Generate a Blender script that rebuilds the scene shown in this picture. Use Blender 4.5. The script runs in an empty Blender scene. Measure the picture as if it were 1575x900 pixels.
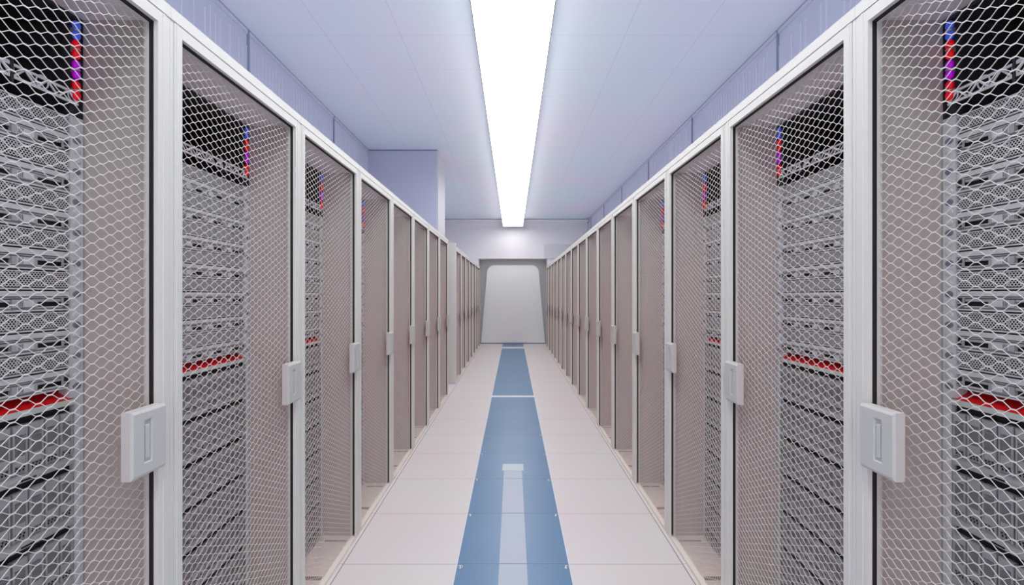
import bpy, bmesh, math, random
from mathutils import Vector
random.seed(4)
SC = bpy.context.scene
C = SC.collection
PI = math.pi

# ------------------------------------------------------------------ layout numbers (metres)
EYE = 1.435            # camera height
DOOR = 0.92            # lateral distance of the door fronts from the aisle's middle
BAY = 0.80             # cabinet width along the aisle
FIRST = 0.508          # near edge of the first cabinet
CEIL = 3.515
WALLX = 2.08
BACK = 13.50
ALC = 14.20            # back of the alcove
TOPZ = 2.208           # cabinet height

# ------------------------------------------------------------------ materials
def new_mat(name, col, rough=0.5, metal=0.0, spec=0.4):
    m = bpy.data.materials.new(name); m.use_nodes = True
    b = m.node_tree.nodes['Principled BSDF']
    b.inputs['Base Color'].default_value = (*col, 1)
    b.inputs['Roughness'].default_value = rough
    b.inputs['Metallic'].default_value = metal
    b.inputs['Specular IOR Level'].default_value = spec
    return m

def tint_noise(m, c1, c2, scale, lo=0.35, hi=0.65, coord='Object'):
    nt = m.node_tree; N = nt.nodes; L = nt.links
    tc = N.new('ShaderNodeTexCoord'); no = N.new('ShaderNodeTexNoise'); no.inputs['Scale'].default_value = scale
    no.inputs['Detail'].default_value = 2
    cr = N.new('ShaderNodeValToRGB')
    cr.color_ramp.elements[0].position = lo; cr.color_ramp.elements[0].color = (*c1, 1)
    cr.color_ramp.elements[1].position = hi; cr.color_ramp.elements[1].color = (*c2, 1)
    L.new(tc.outputs[coord], no.inputs['Vector']); L.new(no.outputs['Fac'], cr.inputs['Fac'])
    L.new(cr.outputs['Color'], N['Principled BSDF'].inputs['Base Color'])
    return cr

def mth(nt, op, a, b=None, c=None):
    n = nt.nodes.new('ShaderNodeMath'); n.operation = op
    for i, v in enumerate((a, b, c)):
        if v is None: continue
        if isinstance(v, (int, float)): n.inputs[i].default_value = v
        else: nt.links.new(v, n.inputs[i])
    return n.outputs[0]

def grid_lines(m, px, ox, py, oy, width, dark, cr=None, col=None):
    """darker joint lines on a paved / tiled surface, period px by py"""
    nt = m.node_tree; N = nt.nodes; L = nt.links
    tc = N.new('ShaderNodeTexCoord'); sp = N.new('ShaderNodeSeparateXYZ'); L.new(tc.outputs['Object'], sp.inputs[0])
    def line(o, p, off):
        f = mth(nt, 'FRACT', mth(nt, 'MULTIPLY', mth(nt, 'ADD', o, 1000 * p - off), 1.0 / p))
        d = mth(nt, 'MULTIPLY', mth(nt, 'MINIMUM', f, mth(nt, 'SUBTRACT', 1.0, f)), p)
        return mth(nt, 'LESS_THAN', d, width / 2)
    k = line(sp.outputs['Y'], py, oy)
    if px: k = mth(nt, 'MAXIMUM', k, line(sp.outputs['X'], px, ox))
    mx = N.new('ShaderNodeMixRGB'); mx.inputs['Color2'].default_value = (*dark, 1)
    L.new(k, mx.inputs['Fac'])
    if cr: L.new(cr.outputs['Color'], mx.inputs['Color1'])
    else: mx.inputs['Color1'].default_value = (*col, 1)
    L.new(mx.outputs['Color'], N['Principled BSDF'].inputs['Base Color'])

def perforated(name, col, hole, pu, pv, r, rough=0.45):
    """metal sheet with a staggered pattern of round holes (object Y across, Z up)"""
    m = new_mat(name, col, rough, 0.2)
    nt = m.node_tree; N = nt.nodes; L = nt.links
    tc = N.new('ShaderNodeTexCoord'); sp = N.new('ShaderNodeSeparateXYZ'); L.new(tc.outputs['Object'], sp.inputs[0])
    v = mth(nt, 'MULTIPLY', sp.outputs['Z'], 1.0 / pv)
    row = mth(nt, 'FLOOR', v)
    sh = mth(nt, 'MULTIPLY', mth(nt, 'MODULO', mth(nt, 'ADD', row, 1000.0), 2.0), 0.5)
    u = mth(nt, 'ADD', mth(nt, 'MULTIPLY', sp.outputs['Y'], 1.0 / pu), sh)
    fu = mth(nt, 'MULTIPLY', mth(nt, 'SUBTRACT', mth(nt, 'FRACT', mth(nt, 'ADD', u, 1000.0)), 0.5), pu)
    fv = mth(nt, 'MULTIPLY', mth(nt, 'SUBTRACT', mth(nt, 'FRACT', mth(nt, 'ADD', v, 1000.0)), 0.5), pv)
    d = mth(nt, 'SQRT', mth(nt, 'ADD', mth(nt, 'POWER', mth(nt, 'ABSOLUTE', fu), 2.0), mth(nt, 'POWER', mth(nt, 'ABSOLUTE', fv), 2.0)))
    k = mth(nt, 'LESS_THAN', d, r)
    mx = N.new('ShaderNodeMixRGB'); mx.inputs['Color1'].default_value = (*col, 1); mx.inputs['Color2'].default_value = (*hole, 1)
    L.new(k, mx.inputs['Fac']); L.new(mx.outputs['Color'], N['Principled BSDF'].inputs['Base Color'])
    return m

def emitter(name, col, strength, base=(0.5, 0.5, 0.5)):
    m = new_mat(name, base, 0.4)
    b = m.node_tree.nodes['Principled BSDF']
    b.inputs['Emission Color'].default_value = (*col, 1); b.inputs['Emission Strength'].default_value = strength
    return m

M = {}
M['frame'] = new_mat('white_powder_coat', (0.73, 0.73, 0.695), 0.42)
M['handle'] = new_mat('light_grey_plastic', (0.56, 0.565, 0.55), 0.45)
M['wire'] = new_mat('expanded_metal', (0.71, 0.70, 0.675), 0.5, 0.0)
M['gasket'] = new_mat('black_rubber', (0.012, 0.012, 0.013), 0.7)
M['panel'] = new_mat('panel_beige_grey', (0.45, 0.435, 0.41), 0.4)
M['base'] = new_mat('base_beige', (0.82, 0.77, 0.71), 0.45)
M['slot'] = new_mat('slot_taupe', (0.25, 0.22, 0.20), 0.6)
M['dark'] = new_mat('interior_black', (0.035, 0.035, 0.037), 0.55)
M['rail'] = new_mat('rail_zinc', (0.60, 0.615, 0.63), 0.45, 0.1)
M['raildark'] = new_mat('rail_recess', (0.19, 0.21, 0.25), 0.5, 0.2)
M['metal'] = new_mat('server_metal', (0.42, 0.425, 0.43), 0.45, 0.15)
M['light_metal'] = new_mat('server_light_metal', (0.62, 0.625, 0.635), 0.42, 0.1)
M['blade_rim'] = new_mat('blade_rim_grey', (0.40, 0.405, 0.41), 0.45, 0.1)
M['blade'] = new_mat('blade_grey', (0.29, 0.295, 0.30), 0.5, 0.1)
M['black'] = new_mat('slot_black', (0.008, 0.008, 0.01), 0.6)
M['perf'] = perforated('perforated_sheet', (0.62, 0.625, 0.63), (0.004, 0.004, 0.005), 0.0076, 0.0050, 0.0023)
M['fineperf'] = perforated('fine_perforated_sheet', (0.34, 0.345, 0.35), (0.01, 0.01, 0.012), 0.0036, 0.0026, 0.0011)
M['red'] = new_mat('red_lacquer', (0.62, 0.004, 0.006), 0.35)
M['lip'] = new_mat('pale_green_edge', (0.55, 0.60, 0.55), 0.45)
M['lampred'] = emitter('lamp_red', (1.0, 0.0, 0.01), 0.28, (0.6, 0, 0.01))
M['lampblue'] = emitter('lamp_blue', (0.05, 0.12, 1.0), 0.25, (0.08, 0.13, 0.6))
M['lamppurple'] = emitter('lamp_purple', (0.42, 0.0, 0.62), 0.35, (0.4, 0, 0.5))
M['redfill'] = emitter('added_red_glow', (1.0, 0.11, 0.10), 6.5, (0.5, 0.1, 0.1))  # red glow of the bars added inside the cabinets
M['clip'] = new_mat('steel_clip', (0.6, 0.6, 0.55), 0.3, 0.7)
M['bar'] = new_mat('zinc_bar', (0.85, 0.85, 0.85), 0.5, 0.0)
M['lamp'] = emitter('diffuser', (1.0, 0.985, 0.955), 5.6, (0.9, 0.9, 0.9))
M['sidefill'] = emitter('added_side_glow', (1.0, 0.985, 0.955), 2.8, (0.9, 0.9, 0.9))  # glow added on the lamp's sides to lift the ceiling
M['housing'] = new_mat('lamp_housing', (0.32, 0.33, 0.36), 0.5)
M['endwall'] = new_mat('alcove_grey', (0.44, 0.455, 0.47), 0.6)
M['white'] = new_mat('white_wall', (0.82, 0.82, 0.86), 0.6)
M['whitepanel'] = new_mat('white_panel', (0.80, 0.87, 0.88), 0.5)
M['cornice'] = new_mat('cornice_white', (0.85, 0.86, 0.9), 0.5)
M['vent'] = new_mat('vent_lavender_grey', (0.68, 0.69, 0.73), 0.6)
M['wall'] = new_mat('lavender_wall', (0.60, 0.63, 0.78), 0.55)
M['walllight'] = new_mat('lavender_rib', (0.74, 0.76, 0.88), 0.5)
M['seam'] = new_mat('wall_seam', (0.28, 0.30, 0.46), 0.6)
M['column'] = new_mat('column_lavender', (0.52, 0.54, 0.68), 0.6)
M['edge'] = new_mat('column_edge', (0.62, 0.62, 0.68), 0.6)
M['ceil'] = new_mat('ceiling_tile', (0.6, 0.65, 0.8), 0.7)
cr = tint_noise(M['ceil'], (0.80, 0.91, 0.98), (0.87, 0.87, 0.98), 0.7)
grid_lines(M['ceil'], 0.6, 0.3, 0.6, 3.91, 0.004, (0.66, 0.70, 0.84), cr)
M['floor'] = new_mat('floor_tile', (0.7, 0.68, 0.69), 0.42, 0, 0.3)
cr = tint_noise(M['floor'], (0.74, 0.735, 0.73), (0.76, 0.70, 0.72), 0.9)
grid_lines(M['floor'], 0, 0, 0.6, 2.593, 0.005, (0.46, 0.44, 0.45), cr)
M['blue'] = new_mat('blue_tile', (0.12, 0.25, 0.44), 0.35, 0, 0.4)
cr = tint_noise(M['blue'], (0.115, 0.245, 0.425), (0.135, 0.26, 0.45), 1.6)
grid_lines(M['blue'], 0, 0, 0.6, 2.593, 0.006, (0.07, 0.15, 0.30), cr)
M['inlay'] = new_mat('pale_inlay', (0.45, 0.53, 0.66), 0.4)
cr = tint_noise(M['inlay'], (0.42, 0.53, 0.63), (0.46, 0.51, 0.64), 1.4)
grid_lines(M['inlay'], 0, 0, 0.6, 2.593, 0.008, (0.13, 0.20, 0.30), cr)
M['cap'] = new_mat('pale_cap', (0.53, 0.63, 0.68), 0.4)
M['whiteline'] = new_mat('white_line', (0.78, 0.82, 0.9), 0.5)
M['stud'] = new_mat('stud_steel', (0.55, 0.62, 0.72), 0.25, 0.6)

# ------------------------------------------------------------------ mesh builder
class MB:
    def __init__(self): self.v = []; self.f = []; self.mi = []; self.mats = []; self.sm = []
    def mat(self, name):
        if name not in self.mats: self.mats.append(name)
        return self.mats.index(name)
    def box(self, x0, x1, y0, y1, z0, z1, mat):
        x0, x1 = min(x0, x1), max(x0, x1); n = len(self.v); k = self.mat(mat)
        self.v += [(x, y, z) for z in (z0, z1) for y in (y0, y1) for x in (x0, x1)]
        for q in ((0, 2, 3, 1), (4, 5, 7, 6), (0, 1, 5, 4), (2, 6, 7, 3), (0, 4, 6, 2), (1, 3, 7, 5)):
            self.f.append(tuple(n + i for i in q)); self.mi.append(k); self.sm.append(False)
    def cbox(self, x0, x1, y0, y1, z0, z1, c, mat):
        """box with chamfered edges"""
        x0, x1 = min(x0, x1), max(x0, x1)
        b = bmesh.new(); bmesh.ops.create_cube(b, size=1.0)
        for w in b.verts:
            w.co = Vector(((x0 + x1) / 2 + w.co.x * (x1 - x0), (y0 + y1) / 2 + w.co.y * (y1 - y0), (z0 + z1) / 2 + w.co.z * (z1 - z0)))
        bmesh.ops.bevel(b, geom=list(b.edges), offset=c, segments=2, profile=0.6, affect='EDGES')
        self.add_bm(b, mat)
    def add_bm(self, b, mat, smooth=False):
        n = len(self.v); k = self.mat(mat); b.verts.ensure_lookup_table(); b.verts.index_update()
        self.v += [tuple(w.co) for w in b.verts]
        for q in b.faces:
            self.f.append(tuple(n + w.index for w in q.verts)); self.mi.append(k); self.sm.append(smooth)
        b.free()
    def prism(self, pts, y0, y1, mat):
        """polygon in x,z pulled along y"""
        n = len(self.v); k = self.mat(mat); m = len(pts)
        self.v += [(p[0], y0, p[1]) for p in pts] + [(p[0], y1, p[1]) for p in pts]
        self.f.append(tuple(n + i for i in range(m))); self.f.append(tuple(n + m + i for i in reversed(range(m))))
        for i in range(m): self.f.append((n + i, n + (i + 1) % m, n + m + (i + 1) % m, n + m + i))
        self.mi += [k] * (m + 2); self.sm += [False] * (m + 2)
    def rod(self, p, q, r, mat, seg=8):
        p = Vector(p); q = Vector(q); d = (q - p).normalized()
        a = d.orthogonal().normalized(); b = d.cross(a); n = len(self.v); k = self.mat(mat)
        for c in (p, q):
            for i in range(seg):
                t = 2 * PI * i / seg; self.v.append(tuple(c + a * math.cos(t) * r + b * math.sin(t) * r))
        for i in range(seg):
            j = (i + 1) % seg; self.f.append((n + i, n + j, n + seg + j, n + seg + i)); self.mi.append(k); self.sm.append(True)
        self.f.append(tuple(n + i for i in reversed(range(seg)))); self.f.append(tuple(n + seg + i for i in range(seg)))
        self.mi += [k, k]; self.sm += [False, False]
    def ball(self, c, rx, ry, rz, mat, seg=12):
        b = bmesh.new(); bmesh.ops.create_uvsphere(b, u_segments=seg, v_segments=8, radius=1)
        for w in b.verts: w.co = Vector((c[0] + w.co.x * rx, c[1] + w.co.y * ry, c[2] + w.co.z * rz))
        self.add_bm(b, mat, True)
    def torus(self, c, R, r, axis, mat, seg=14, ring=6):
        n = len(self.v); k = self.mat(mat)
        for i in range(seg):
            t = 2 * PI * i / seg
            for j in range(ring):
                u = 2 * PI * j / ring; a = (R + r * math.cos(u)) * math.cos(t); b = (R + r * math.cos(u)) * math.sin(t); h = r * math.sin(u)
                p = {'x': (h, a, b), 'y': (a, h, b), 'z': (a, b, h)}[axis]
                self.v.append((c[0] + p[0], c[1] + p[1], c[2] + p[2]))
        for i in range(seg):
            for j in range(ring):
                a, b = i, (i + 1) % seg; e, g = j, (j + 1) % ring
                self.f.append((n + a * ring + e, n + b * ring + e, n + b * ring + g, n + a * ring + g)); self.mi.append(k); self.sm.append(True)
    def mesh(self, name):
        me = bpy.data.meshes.new(name); me.from_pydata(self.v, [], self.f)
        for q in self.mats: me.materials.append(M[q])
        me.polygons.foreach_set('material_index', self.mi); me.polygons.foreach_set('use_smooth', self.sm)
        b = bmesh.new(); b.from_mesh(me); bmesh.ops.recalc_face_normals(b, faces=b.faces); b.to_mesh(me); b.free()
        me.update(); return me
    def build(self, name, parent=None, loc=(0, 0, 0)):
        return put(name, self.mesh(name), parent, loc)

def put(name, me, parent=None, loc=(0, 0, 0)):
    o = bpy.data.objects.new(name, me); C.objects.link(o); o.location = loc
    if parent: o.parent = parent
    return o

def tag(o, label=None, cat=None, group=None, kind=None):
    if label: o['label'] = label
    if cat: o['category'] = cat
    if group: o['group'] = group
    if kind: o['kind'] = kind
    return o

def struct(name, mb, parent=None):
    o = mb.build(name, parent); o['kind'] = 'structure'; return o

KIDS = {}
def kids(o):
    return [c for c in ALLOBJ.get(o.name, [])]
ALLOBJ = {}
def child_index():
    ALLOBJ.clear()
    for o in C.objects:
        if o.parent: ALLOBJ.setdefault(o.parent.name, []).append(o)
def copy_tree(o, parent=None, loc=None):
    c = o.copy(); C.objects.link(c); c.parent = parent
    if loc is not None: c.location = loc
    for ch in kids(o): copy_tree(ch, c)
    return c

# ------------------------------------------------------------------ cabinet pieces; d = distance into the cabinet from the door front, s = side (-1 left, 1 right)
Y0, Y1 = 0.046, 0.754       # opening between the stiles
RACK = 0.20                 # front plane of the rack inside

def wire_panel(s):
    """expanded metal: zigzag strands bonded at their nodes"""
    Wd, H, flat, hw, th = 0.0500, 0.0247, 0.0105, 0.0007, 0.0007
    ya, yb, za, zb = Y0 - 0.006, Y1 + 0.006, 0.019, 2.150
    v, f = [], []
    x0, x1 = s * (0.0275 - th), s * (0.0275 + th)
    n = int((zb - za) / (H / 2))
    m = int(math.ceil((yb - ya) / (Wd / 2))) + 1
    for i in range(n):
        zl = za + i * H / 2 + hw; zh = za + (i + 1) * H / 2 - hw
        pts = []
        for j in range(m):
            yc = ya + j * Wd / 2
            z = zl if (i + j) % 2 == 0 else zh
            for y in (yc - flat / 2, yc + flat / 2): pts.append((min(max(y, ya), yb), z))
        base = len(v)
        for (y, z) in pts:
            v += [(x0, y, z - hw), (x1, y, z - hw), (x1, y, z + hw), (x0, y, z + hw)]
        for j in range(len(pts) - 1):
            if abs(pts[j + 1][0] - pts[j][0]) < 1e-5: continue
            a = base + 4 * j; b = a + 4
            for q in range(4):
                r = (q + 1) % 4
                f.append((a + q, a + r, b + r, b + q) if s > 0 else (a + q, b + q, b + r, a + r))
    me = bpy.data.meshes.new('mesh_panel'); me.from_pydata(v, [], f); me.materials.append(M['wire']); me.update()
    return me

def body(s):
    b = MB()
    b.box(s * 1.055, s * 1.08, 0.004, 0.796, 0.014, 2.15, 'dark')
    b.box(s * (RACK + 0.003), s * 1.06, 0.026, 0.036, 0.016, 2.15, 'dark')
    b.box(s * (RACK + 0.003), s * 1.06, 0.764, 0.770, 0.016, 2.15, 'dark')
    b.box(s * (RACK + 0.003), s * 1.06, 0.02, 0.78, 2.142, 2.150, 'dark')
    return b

def side_panel(s, far):
    b = MB()
    if far: b.box(s * 0.036, s * 1.08, 0.766, 0.799, 0.014, 2.165, 'panel')
    else: b.box(s * 0.036, s * 1.08, 0.001, 0.034, 0.014, 2.165, 'panel')
    return b

def cab_frame(s):
    b = MB()
    b.box(0.0 * s, s * 0.036, 0.0005, 0.013, 0.0, TOPZ, 'frame')
    b.box(0.0 * s, s * 0.036, 0.787, 0.7995, 0.0, TOPZ, 'frame')
    b.box(-0.003 * s, s * 0.05, 0.0005, 0.7995, 2.176, TOPZ, 'frame')
    return b

def door(s):
    b = MB()
    for (a, c, q0, q1) in ((0.0145, Y0, 0.022, 0.030), (Y1, 0.7855, 0.770, 0.778)):
        b.box(-0.002 * s, 0.0100 * s, a, c, 0.018, 2.173, 'frame')
        b.box(-0.0038 * s, 0.0 * s, q0, q1, 0.018, 2.173, 'frame')
        inner = c if a < 0.1 else a
        y_ = (inner - 0.012, inner + 0.003) if a < 0.1 else (inner - 0.003, inner + 0.012)
        b.box(0.0205 * s, 0.034 * s, y_[0], y_[1], 0.018, 2.173, 'handle')
    b.box(-0.002 * s, 0.0100 * s, Y0, Y1, 2.143, 2.173, 'frame')
    b.box(0.0205 * s, 0.034 * s, Y0, Y1, 2.140, 2.173, 'frame')
    b.box(0.0 * s, 0.034 * s, Y0, Y1, 0.015, 0.019, 'base')
    return b

def gasket(s):
    b = MB()
    b.box(0.0102 * s, 0.0203 * s, Y0 - 0.01, Y0 + 0.002, 0.027, 2.143, 'gasket')
    b.box(0.0102 * s, 0.0203 * s, Y1 - 0.002, Y1 + 0.01, 0.027, 2.143, 'gasket')
    b.box(0.0102 * s, 0.0203 * s, Y0, Y1, 2.139, 2.15, 'gasket')
    return b

def handle(s):
    """recessed pull: raised plate on the far stile, chamfered, with a sunk slot and latch bar"""
    ya, yb, za, zb = 0.636, 0.7475, 0.994, 1.156
    f = -0.0265
    b = bmesh.new()
    def ring(x, ins, top):
        return [b.verts.new((s * x, y, z)) for (y, z) in ((ya + ins, za + ins * top), (yb, za + ins * top), (yb, zb - ins * top), (ya + ins, zb - ins * top))]
    r0 = ring(0.0, 0.0, 1); r1 = ring(-0.022, 0.0, 1); r2 = ring(f, 0.005, 1.4)
    def link(p, q):
        for i in range(4): b.faces.new((p[i], p[(i + 1) % 4], q[(i + 1) % 4], q[i]))
    b.faces.new(r0); link(r0, r1); link(r1, r2)
    # slot
    sy0, sy1, sz0, sz1 = 0.674, 0.702, 1.024, 1.130
    def sl(x, e): return [b.verts.new((s * x, y, z)) for (y, z) in ((sy0 + e, sz0 + e), (sy1 - e, sz0 + e), (sy1 - e, sz1 - e), (sy0 + e, sz1 - e))]
    h0 = sl(f, 0); h1 = sl(f + 0.005, 0.002)
    link(r2, h0); link(h0, h1); b.faces.new(h1)
    m = MB(); m.add_bm(b, 'handle')
    m.cbox(s * (f + 0.0015), s * (f + 0.010), 0.681, 0.694, 1.034, 1.116, 0.0015, 'handle')
    # foot that ties the plate to the stile
    m.box(s * 0.0, s * 0.008, 0.735, 0.757, 1.01, 1.14, 'handle')
    return m

def base_plate(s):
    b = MB()
    b.box(s * 0.0015, s * 1.08, 0.0, 0.8, 0.0, 0.014, 'base')
    return b
def vent_slot(s, y, w):
    b = MB(); b.box(s * 0.028, s * 0.165, y, y + w, 0.0135, 0.0148, 'slot'); return b
def roof(s):
    b = MB(); b.box(s * 0.036, s * 1.08, 0.001, 0.799, 2.152, 2.190, 'cornice'); return b

def rack_rail(s, near):
    b = MB()
    y0, y1 = (0.038, 0.074) if near else (0.726, 0.7625)
    yl0, yl1 = (0.038, 0.062) if near else (0.7375, 0.7625)
    b.box(s * RACK, s * (RACK + 0.03), y0, y1, 1.172, 1.889, 'rail')
    b.box(s * RACK, s * (RACK + 0.03), yl0, yl1, 0.016, 1.172, 'rail')
    b.box(s * (RACK + 0.012), s * (RACK + 0.03), yl0, yl1, 1.889, 2.142, 'dark')
    ym = (y0 + y1) / 2; k = 0
    z = 1.20
    while z < 1.875:
        b.ball((s * RACK, ym, z), 0.0022, 0.0125, 0.0085, 'rail' if k % 3 else 'raildark', 12)
        z += 0.0262; k += 1
    ym = (yl0 + yl1) / 2; z = 0.05; k = 0
    while z < 1.15:
        b.ball((s * RACK, ym, z), 0.0022, 0.008, 0.0105, 'light_metal' if k % 3 == 1 else 'rail', 10)
        z += 0.0382; k += 1
    return b

def shelf(s):
    b = MB()
    b.prism([(s * RACK, 1.1625), (s * (RACK + 0.55), 1.1625), (s * (RACK + 0.55), 1.193), (s * (RACK + 0.040), 1.193), (s * RACK, 1.169)], 0.0745, 0.7355, 'red')
    b.box(s * (RACK - 0.004), s * RACK, 0.064, 0.736, 1.156, 1.1695, 'lip')
    return b

def cable_bar(s):
    """zinc lacing bar: two wires with lattice between them and rings for the cables"""
    b = MB(); za, zb = 1.925, 1.952; x = s * (RACK + 0.004); y0, y1 = 0.040, 0.752
    b.box(x - 0.0015, x + 0.0015, y0, y1, za - 0.003, za + 0.003, 'bar')
    b.box(x - 0.0015, x + 0.0015, y0, y1, zb - 0.003, zb + 0.003, 'bar')
    n = 26
    for i in range(n):
        ya = y0 + (y1 - y0) * i / n; yb = y0 + (y1 - y0) * (i + 1) / n
        p, q = ((za, zb) if i % 2 == 0 else (zb, za))
        b.rod((x, ya, p), (x, yb, q), 0.0026, 'bar', 6)
        if i % 3 == 1: b.torus((x, (ya + yb) / 2, (za + zb) / 2 + 0.004), 0.015, 0.0018, 'x', 'bar', 14, 5)
    for y in (0.19, 0.58): b.box(x - 0.004, x + 0.004, y, y + 0.006, za - 0.014, zb + 0.012, 'dark')
    return b

def lamp(s, mat):
    b = MB()
    b.ball((s * RACK, 0.743, 0.0125), 0.008, 0.0105, 0.0125, mat)
    b.ball((s * RACK, 0.743, -0.0125), 0.008, 0.0105, 0.0125, mat)
    b.torus((s * RACK, 0.743, 0.0), 0.007, 0.0022, 'z', 'clip', 12, 6)
    b.box(s * RACK, s * (RACK + 0.014), 0.739, 0.747, -0.006, 0.006, 'clip')
    return b

def red_fill(s):
    """added red fill on the near inner wall, out of view, shining across the cabinet"""
    b = MB()
    b.box(s * 0.160, s * 0.184, 0.034, 0.0430, 0.05, 1.89, 'rail')
    b.box(s * 0.163, s * 0.181, 0.0430, 0.0442, 0.055, 1.885, 'redfill'); return b

# ---- rack server: local z from 0 (bottom) to SH
SH = 0.0985; SYA, SYB = 0.0755, 0.7245
def server_case(b, s):
    F = RACK + 0.004
    b.box(s * (F + 0.008), s * (F + 0.60), SYA, SYB, 0.001, SH - 0.002, 'metal')
    b.box(s * F, s * (F + 0.009), SYA, SYB, 0.0520, 0.0555, 'light_metal')       # ridge under the sheet
    b.box(s * (F - 0.002), s * (F + 0.009), SYA, SYB, 0.0360, 0.0480, 'light_metal') # long pale band
    b.box(s * (F + 0.004), s * (F + 0.009), SYA, SYB, 0.0480, 0.0520, 'black')
    b.box(s * F, s * (F + 0.009), SYA, SYB, 0.0310, 0.0340, 'metal')
    b.box(s * (F + 0.006), s * (F + 0.009), SYA, SYB, 0.0080, 0.0310, 'black')
    b.box(s * (F - 0.001), s * (F + 0.009), SYA, SYB, 0.0010, 0.0050, 'light_metal')
    b.box(s * F, s * (F + 0.009), SYA, SYB, 0.0062, 0.0085, 'metal')
    # bracket ears with dark square holes at both ends
    for (e, t) in ((SYB - 0.0195, 1), (SYA + 0.0005, -1)):
        b.box(s * (F - 0.004), s * F, e, e + 0.019, 0.0100, 0.0340, 'metal')
        b.box(s * (F - 0.005), s * (F - 0.0035), e + 0.003, e + 0.014, 0.0205, 0.0320, 'black')
        b.box(s * (F - 0.005), s * (F - 0.0035), e + 0.004, e + 0.015, 0.0120, 0.0165, 'black')
def server_grille(b, s):
    F = RACK + 0.004
    b.box(s * (F - 0.001), s * (F + 0.0075), SYA + 0.002, SYB - 0.002, 0.0575, SH - 0.0035, 'perf')
    b.box(s * (F - 0.003), s * (F - 0.001), SYA + 0.001, SYB - 0.001, SH - 0.0055, SH - 0.0030, 'light_metal')
    for i in range(1, 5):
        y = SYA + i * 0.1298
        b.box(s * (F - 0.0022), s * (F - 0.0008), y - 0.0015, y + 0.0015, 0.0575, SH - 0.0055, 'metal')
def server_tray(b, s, i):
    """grey tray front between two dark openings"""
    F = RACK + 0.004; yb = SYB - 0.0205 - i * 0.122; W = 0.122
    b.box(s * (F - 0.003), s * (F + 0.006), yb - W + 0.001, yb - W + 0.060, 0.0095, 0.0290, 'metal')
    b.box(s * (F - 0.0045), s * (F - 0.002), yb - W + 0.012, yb - W + 0.050, 0.0120, 0.0265, 'light_metal')
    for k in range(3): b.box(s * (F - 0.0052), s * (F - 0.004), yb - W + 0.014 + k * 0.004, yb - W + 0.016 + k * 0.004, 0.0130, 0.0255, 'raildark')
    b.box(s * (F - 0.001), s * (F + 0.006), yb - W + 0.060, yb - 0.001, 0.0230, 0.0290, 'metal')
    b.box(s * (F - 0.003), s * (F + 0.006), yb - W + 0.0600, yb - 0.001, 0.0090, 0.0115, 'light_metal')
NTRAY = 5

# ---- storage chassis with upright carriers
CP = 0.1526; CW = 0.0385; NC = 17
def chassis_case(b, s, H):
    b.box(s * (RACK + 0.012), s * (RACK + 0.62), 0.0745, 0.7355, 0.002, H - 0.002, 'black')
    z1 = min(0.023, H * 0.3)
    n = len(b.v)
    # sloping lip along the bottom
    pts = [(s * (RACK - 0.002), 0.003), (s * (RACK + 0.013), 0.003), (s * (RACK + 0.013), z1), (s * (RACK + 0.006), z1), (s * (RACK - 0.002), z1 * 0.45)]
    b.prism(pts, 0.064, 0.7355, 'blade_rim')
    for y in (0.22, 0.47, 0.60):
        b.box(s * (RACK - 0.0028), s * (RACK - 0.0015), y, y + 0.035, 0.006, 0.010, 'black')
def carrier(b, s, H):
    """one upright carrier: local y 0..CW"""
    z0 = min(0.025, H * 0.31); z1 = H - 0.017; h = z1 - z0; F = RACK + 0.002
    y0, y1 = 0.0033, CW - 0.0027
    b.box(s * F, s * (F + 0.3), y0, y1, z0, z1, 'blade')
    # raised rim
    b.box(s * (F - 0.0035), s * F, y0, y0 + 0.0035, z0, z1, 'blade_rim')
    b.box(s * (F - 0.0035), s * F, y1 - 0.0028, y1, z0, z1, 'blade_rim')
    b.box(s * (F - 0.0025), s * F, y0 + 0.003, y1 - 0.003, z1 - h * 0.20, z1 - h * 0.02, 'blade_rim')
    # dark scoop, fine grille, plain front, row of dots
    b.box(s * (F - 0.0008), s * F, y0 + 0.006, y1 - 0.008, z1 - h * 0.25, z1 - h * 0.215, 'raildark')
    b.box(s * (F - 0.0018), s * F, y0 + 0.004, y1 - 0.004, z0 + h * 0.38, z1 - h * 0.28, 'fineperf')
    b.box(s * (F - 0.0030), s * F, y0 + 0.0045, y1 - 0.0045, z0 + h * 0.17, z0 + h * 0.36, 'blade_rim')
    for k in range(3):
        y = y0 + 0.007 + k * 0.0085
        b.box(s * (F - 0.0012), s * F, y, y + 0.003, z0 + h * 0.05, z0 + h * 0.09, 'black')
        b.box(s * (F - 0.0012), s * F, y + 0.002, y + 0.005, z0 + h * 0.11, z0 + h * 0.14, 'black')

ORD = ['first', 'second', 'third', 'fourth', 'fifth', 'sixth', 'seventh', 'eighth', 'ninth', 'tenth', 'eleventh', 'twelfth', 'thirteenth', 'fourteenth', 'fifteenth', 'sixteenth']
SHELF_TOP = 1.169
SRV_TOP = 1.887
CH_TOPS = [1.1545 - i * CP for i in range(8)]

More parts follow.
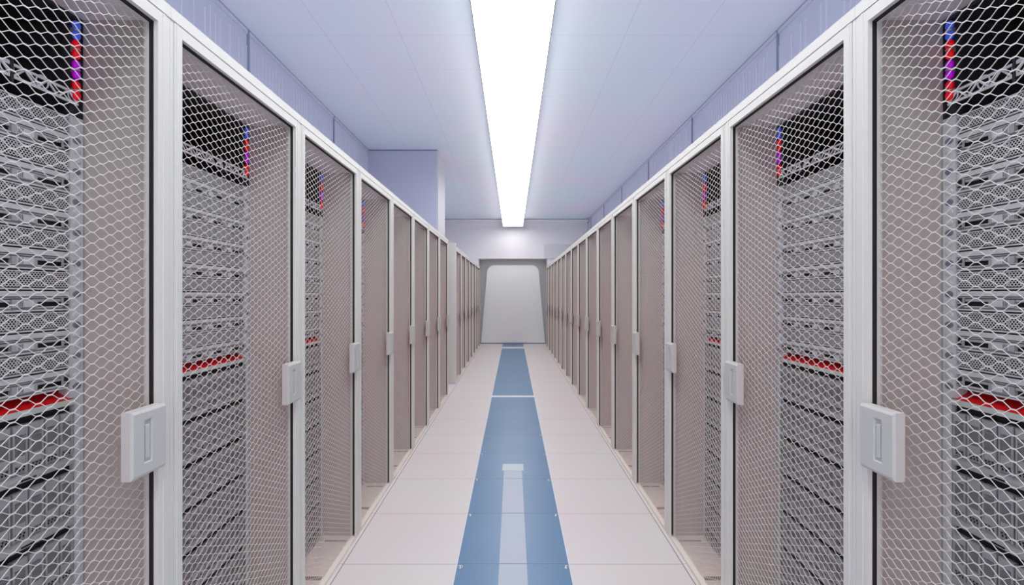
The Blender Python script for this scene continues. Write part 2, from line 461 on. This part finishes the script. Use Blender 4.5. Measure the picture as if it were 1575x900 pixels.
for s, side in ((-1, 'left'), (1, 'right')):
    # prototype cabinet
    root = bpy.data.objects.new('server_cabinet', None); C.objects.link(root)
    root.location = (s * DOOR, FIRST, 0)
    root.empty_display_size = 0.1
    body(s).build('body', root)
    side_panel(s, True).build('side_panel', root)
    side_panel(s, False).build('side_panel', root)
    roof(s).build('roof_panel', root)
    bp = base_plate(s).build('base_plate', root)
    vent_slot(s, 0.315, 0.032).build('vent_slot', bp); vent_slot(s, 0.692, 0.018).build('vent_slot', bp)
    cab_frame(s).build('frame', root)
    dr = door(s).build('door', root)
    put('mesh_panel', wire_panel(s), dr)
    gasket(s).build('gasket', dr)
    handle(s).build('handle', dr)
    rack_rail(s, True).build('rack_rail', root)
    rack_rail(s, False).build('rack_rail', root)
    sh_ = tag(shelf(s).build('shelf', root), 'glossy red shelf')
    cable_bar(s).build('cable_bar', root)
    red_fill(s).build('added_red_fill', root)  # added, unseen; tints the far side panel red
    for mt, z, nm in (('lampblue', 2.112, 'blue'), ('lampred', 2.063, 'red'), ('lamppurple', 2.011, 'purple'), ('lampred', 1.958, 'red')):
        tag(lamp(s, mt).build('indicator_lamp', root, (0, 0, z)), nm + ' indicator lamp')
    tag(root, 'white mesh-door server cabinet, %s from the camera in the %s row' % (ORD[0], side), 'server cabinet', 'server cabinets lining the aisle')
    # server prototype
    sv = bpy.data.objects.new('rack_server', None); C.objects.link(sv); sv.empty_display_size = 0.05
    b = MB(); server_case(b, s); b.build('case', sv)
    b = MB(); server_grille(b, s); b.build('front_grille', sv)
    b = MB(); server_tray(b, s, 0); tray_me = b.mesh('drive_tray')
    for i in range(NTRAY): put('drive_tray', tray_me, sv, (0, -i * 0.122, 0))
    b = MB(); server_case(b, s); server_grille(b, s)
    for i in range(NTRAY): server_tray(b, s, i)
    sv_one = b.mesh('rack_server')
    # chassis prototypes, tall and short
    ch = []
    for H in (CP, 0.0705):
        r = bpy.data.objects.new('blade_chassis', None); C.objects.link(r); r.empty_display_size = 0.05
        b = MB(); chassis_case(b, s, H); b.build('case', r)
        b = MB(); carrier(b, s, H); cm = b.mesh('blade')
        for i in range(NC): put('blade', cm, r, (0, 0.0795 + i * CW, 0))
        b = MB(); chassis_case(b, s, H)
        for i in range(NC):
            n0 = len(b.v); carrier(b, s, H)
            for q in range(n0, len(b.v)): x, y, z = b.v[q]; b.v[q] = (x, y + 0.0795 + i * CW, z)
        ch.append((r, b.mesh('blade_chassis')))
    child_index()
    # positions of the row
    if s < 0: spots = [(FIRST + BAY * i, i, 0) for i in range(8)] + [(7.88 + BAY * i, i, 1) for i in range(7)]
    else: spots = [(FIRST + BAY * i, i, 0) for i in range(16)]
    used_sv = used_ch = used_short = False
    for (y, i, sec) in spots:
        if i or sec:
            c = copy_tree(root, None, (s * DOOR, y, 0))
            c['label'] = ('white mesh-door server cabinet, %s from the camera in the %s row' % (ORD[i], side) if not sec else
                          'white mesh-door server cabinet, %s beyond the gap in the left row' % ORD[i])
        if sec or i > 4: continue
        detail = i < 3
        where = '%s cabinet of the %s row' % (ORD[i], side)
        for k in range(7):
            z = SRV_TOP - (k + 1) * SH; p = (s * DOOR, y, z)
            if detail:
                if used_sv: o = copy_tree(sv, None, p)
                else: o = sv; sv.location = p; used_sv = True
            else: o = put('rack_server', sv_one, None, p)
            tag(o, 'grey perforated rack server, %s from the top in the %s' % (ORD[k], where), 'server', 'rack servers in the %s' % where)
        for k in range(8):
            short = k == 7; H = 0.0705 if short else CP
            z = CH_TOPS[k] - H; p = (s * DOOR, y, z); pr, one = ch[1 if short else 0]
            if detail:
                if (used_short if short else used_ch): o = copy_tree(pr, None, p)
                else:
                    o = pr; pr.location = p
                    if short: used_short = True
                    else: used_ch = True
            else: o = put('blade_chassis', one, None, p)
            tag(o, ('grey blade chassis, %s below the red shelf in the %s' % (ORD[k], where)) if not short else
                ('shallow grey blade chassis at the very bottom of the %s' % where), 'blade chassis', 'blade chassis in the %s' % where)

# ------------------------------------------------------------------ the cap panel where the left row starts again
e = MB()
for (a, b_) in ((0.014, 0.71), (0.714, 1.448), (1.452, 2.262)):
    e.box(-DOOR - 0.0, -2.0, 7.835, 7.878, a, b_, 'frame')
e.box(-DOOR - 0.003, -2.0, 7.838, 7.876, 0.0, 2.255, 'vent')
tag(e.build('end_panel'), 'tall plain white end panel closing the left row behind its gap', 'end panel')

# ------------------------------------------------------------------ the room
fl = MB(); fl.box(-2.2, 2.2, -3.0, BACK + 0.9, -0.12, 0.0, 'floor'); struct('floor', fl)
st = MB(); st.box(-0.295, 0.295, -3.0, ALC + 0.06, 0.0, 0.0015, 'blue'); struct('floor_strip', st)
inl = MB(); inl.box(-0.0735, 0.0735, -3.0, 3.98, 0.0015, 0.003, 'inlay')
struct('floor_inlay', inl)
cp = MB(); cp.box(-0.087, 0.087, 3.965, 4.12, 0.0015, 0.0035, 'cap'); struct('floor_inlay_cap', cp)
for nm, ya, yb in (('floor_line_near', 6.80, 6.91), ('floor_line_far', 12.95, 13.30)):
    b = MB(); b.box(-0.30, 0.30, ya, yb, 0.0015, 0.0028, 'whiteline'); struct(nm, b)
b = MB()
for sx in (-1, 1): b.box(sx * 0.295, sx * 0.300, -3.0, ALC - 0.3, 0.0, 0.002, 'whiteline')
struct('floor_strip_border', b)
for sx in (-1, 1):
    b = MB(); b.box(sx * (DOOR - 0.020), sx * (DOOR - 0.0155), -3.0, BACK, 0.0, 0.0006, 'slot')
    b.box(sx * (DOOR - 0.0155), sx * (DOOR + 0.0), -3.0, BACK, 0.0, 0.001, 'floor')
    struct('trim_%d' % (1 if sx < 0 else 2), b)
b = MB(); b.ball((0, 0, 0.0015), 0.009, 0.009, 0.006, 'stud'); b.torus((0, 0, 0.0015), 0.014, 0.003, 'z', 'stud', 16, 6)
stud = b.mesh('floor_stud')
for k in range(5):
    y = 2.593 + 0.6 * k - 0.032
    for sx, sn in ((-1, 'left'), (1, 'right')):
        o = put('floor_stud', stud, None, (sx * 0.278, y, 0.0015))
        tag(o, 'small steel stud on the blue strip\'s %s edge, at the %s tile joint' % (sn, ORD[k]), 'floor stud', 'steel studs along the blue floor strip')

ce = MB(); ce.box(-2.2, 2.2, -3.0, BACK + 0.1, CEIL, CEIL + 0.1, 'ceil'); struct('ceiling', ce)

def side_wall(s, name):
    b = MB(); b.box(s * WALLX, s * (WALLX + 0.12), -3.0, BACK, 0, CEIL, 'wall')
    y = -2.4
    while y < BACK - 0.05:
        r = random.random()
        if r < 0.8: b.box(s * (WALLX - 0.004), s * WALLX, y, y + 0.010, 1.9, CEIL - 0.09 - 0.05 * random.random(), 'walllight')
        y += 0.058
    b.box(s * (WALLX - 0.010), s * WALLX, -3.0, BACK, CEIL - 0.045, CEIL - 0.012, 'wall')
    struct(name, b)
    t = MB()
    yy = 3.82 - 1.825 * 3
    while yy < BACK:
        t.box(s * (WALLX - 0.012), s * WALLX, yy - 0.012, yy + 0.012, 1.9, CEIL - 0.012, 'seam'); yy += 1.825
    t.box(s * (WALLX - 0.006), s * WALLX, -3.0, BACK, CEIL - 0.012, CEIL, 'seam')
    struct('trim_%d' % (3 if s < 0 else 4), t)
side_wall(-1, 'wall_left'); side_wall(1, 'wall_right')

col = MB()
col.box(-WALLX, -1.095, 7.0, 7.70, 0, CEIL, 'column')
col.box(-1.097, -1.075, 7.02, 7.70, 0, CEIL, 'edge')
col.box(-WALLX, -1.090, 6.994, 7.004, CEIL - 0.02, CEIL, 'seam')
struct('column', col)

w = MB(); w.box(-2.2, 2.2, BACK, BACK + 0.12, 2.425, CEIL, 'white')
w.box(-2.2, -0.96, BACK, BACK + 0.12, 0, 2.425, 'white'); w.box(0.96, 2.2, BACK, BACK + 0.12, 0, 2.425, 'white')
struct('wall_back', w)
a = MB()
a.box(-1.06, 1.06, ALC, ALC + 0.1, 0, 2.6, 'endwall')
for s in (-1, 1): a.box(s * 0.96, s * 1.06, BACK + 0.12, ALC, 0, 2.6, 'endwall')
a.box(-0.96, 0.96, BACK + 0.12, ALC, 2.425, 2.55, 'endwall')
struct('wall_alcove', a)
c = MB(); c.box(-0.9, 0.9, BACK + 0.22, BACK + 0.32, 2.412, 2.425, 'lamp'); c.box(-0.91, 0.91, BACK + 0.205, BACK + 0.22, 2.405, 2.425, 'frame')  # glowing strip added to brighten the alcove panel
tag(c.build('added_soffit_fill'), 'thin added fill light along the underside of the alcove opening', 'light')
c = MB(); c.box(-WALLX, WALLX, BACK - 0.05, BACK, CEIL - 0.075, CEIL - 0.02, 'cornice'); struct('trim_5', c)
c = MB(); c.box(-0.93, 0.93, ALC - 0.05, ALC, 0.0, 0.035, 'seam'); struct('baseboard_alcove', c)

# rounded, tapering white panel standing against the alcove's back
def rounded_trapezoid(wb, wt, z0, z1, r, n=8):
    pts = [(-wb, z0), (wb, z0)]
    for (cx, sgn) in ((wt, 1), (-wt, -1)):
        arc = []
        for i in range(n + 1):
            t = (PI / 2) * i / n
            arc.append((cx - sgn * r + sgn * r * math.cos(t), z1 - r + r * math.sin(t)))
        pts += arc if sgn > 0 else arc[::-1]
    return pts
b = MB(); b.prism(rounded_trapezoid(0.93, 0.755, 0.035, 2.285, 0.22, 10), ALC - 0.045, ALC - 0.002, 'whitepanel')
b.prism(rounded_trapezoid(0.91, 0.735, 0.10, 2.262, 0.21, 10), ALC - 0.049, ALC - 0.045, 'whitepanel')
b.box(-0.93, 0.93, ALC - 0.06, ALC - 0.045, 0.035, 0.085, 'cornice')
tag(b.build('alcove_panel'), 'large white tapering panel with rounded top corners closing the aisle', 'wall panel')

b = MB(); b.cbox(0.86, 1.60, BACK - 0.03, BACK, 2.43, 2.82, 0.004, 'vent')
tag(b.build('wall_plate'), 'pale lavender rectangular plate on the end wall above the right row', 'wall plate')
b = MB(); b.cbox(1.97, 2.07, 13.28, 13.36, 3.42, 3.47, 0.01, 'cornice'); b.rod((2.04, 13.32, 3.43), (2.04, 13.32, 2.9), 0.012, 'walllight', 10)
b.ball((2.0, 13.30, 3.41), 0.03, 0.03, 0.03, 'cornice')
tag(b.build('wall_fitting'), 'small white fitting on a thin rod high at the right wall\'s far end', 'wall fitting')

# ------------------------------------------------------------------ the long ceiling lamp
HZ = EYE + 1.85
lr = bpy.data.objects.new('ceiling_light', None); C.objects.link(lr); lr.location = (0, 6.0, HZ)
tag(lr, 'long white strip light hanging under the ceiling above the aisle', 'light')
ya, yb = -2.6 - 6.0, 13.2 - 6.0
b = MB(); b.box(-0.25, 0.25, ya - 0.005, yb + 0.005, 0.02, 0.10, 'housing'); b.box(-0.27, 0.27, ya - 0.012, yb + 0.012, 0.105, 0.112, 'housing')
for (x0, x1) in ((-0.2715, -0.2655), (0.2655, 0.2715)): b.box(x0, x1, ya - 0.012, yb + 0.012, -0.006, 0.012, 'housing')
b.box(-0.2715, 0.2715, yb + 0.006, yb + 0.014, -0.006, 0.11, 'housing'); b.box(-0.2715, 0.2715, ya - 0.014, ya - 0.006, -0.006, 0.11, 'housing')
b.build('housing', lr)
b = MB(); b.box(-0.265, 0.265, ya - 0.005, yb + 0.005, 0.0, 0.012, 'lamp')
for (x0, x1) in ((-0.262, -0.256), (0.256, 0.262)): b.box(x0, x1, ya, yb, 0.014, 0.105, 'sidefill')  # added glowing sides that throw light onto ceiling and walls
b.build('diffuser', lr)
b = MB()
b.rod((0, 0, 0.11), (0, 0, CEIL - HZ), 0.006, 'housing'); rm = b.mesh('hanger')
for y in (-7.5, -4.5, -1.5, 1.5, 4.5, 6.9): put('hanger', rm, lr, (0, y, 0))

# ------------------------------------------------------------------ light, camera, view
wd = bpy.data.worlds.new('world'); SC.world = wd; wd.use_nodes = True
wd.node_tree.nodes['Background'].inputs['Color'].default_value = (0.94, 0.97, 1.0, 1)
wd.node_tree.nodes['Background'].inputs['Strength'].default_value = 1.6

cam = bpy.data.cameras.new('camera'); co = bpy.data.objects.new('camera', cam); C.objects.link(co)
co.location = (0, 0, EYE); co.rotation_euler = (PI / 2, 0, 0)
cam.sensor_width = 36; cam.lens = 750 / 1575 * 36
cam.shift_x = -1.5 / 1575; cam.shift_y = 3.0 / 1575; cam.clip_start = 0.02
SC.camera = co
vs = SC.view_settings
vs.view_transform = 'Standard'; vs.look = 'None'; vs.gamma = 1.0; vs.use_curve_mapping = False
vs.exposure = 0.10
SC.cycles.max_bounces = 10; SC.cycles.diffuse_bounces = 6
SC.cycles.use_denoising = True
SC.cycles.sample_clamp_indirect = 6
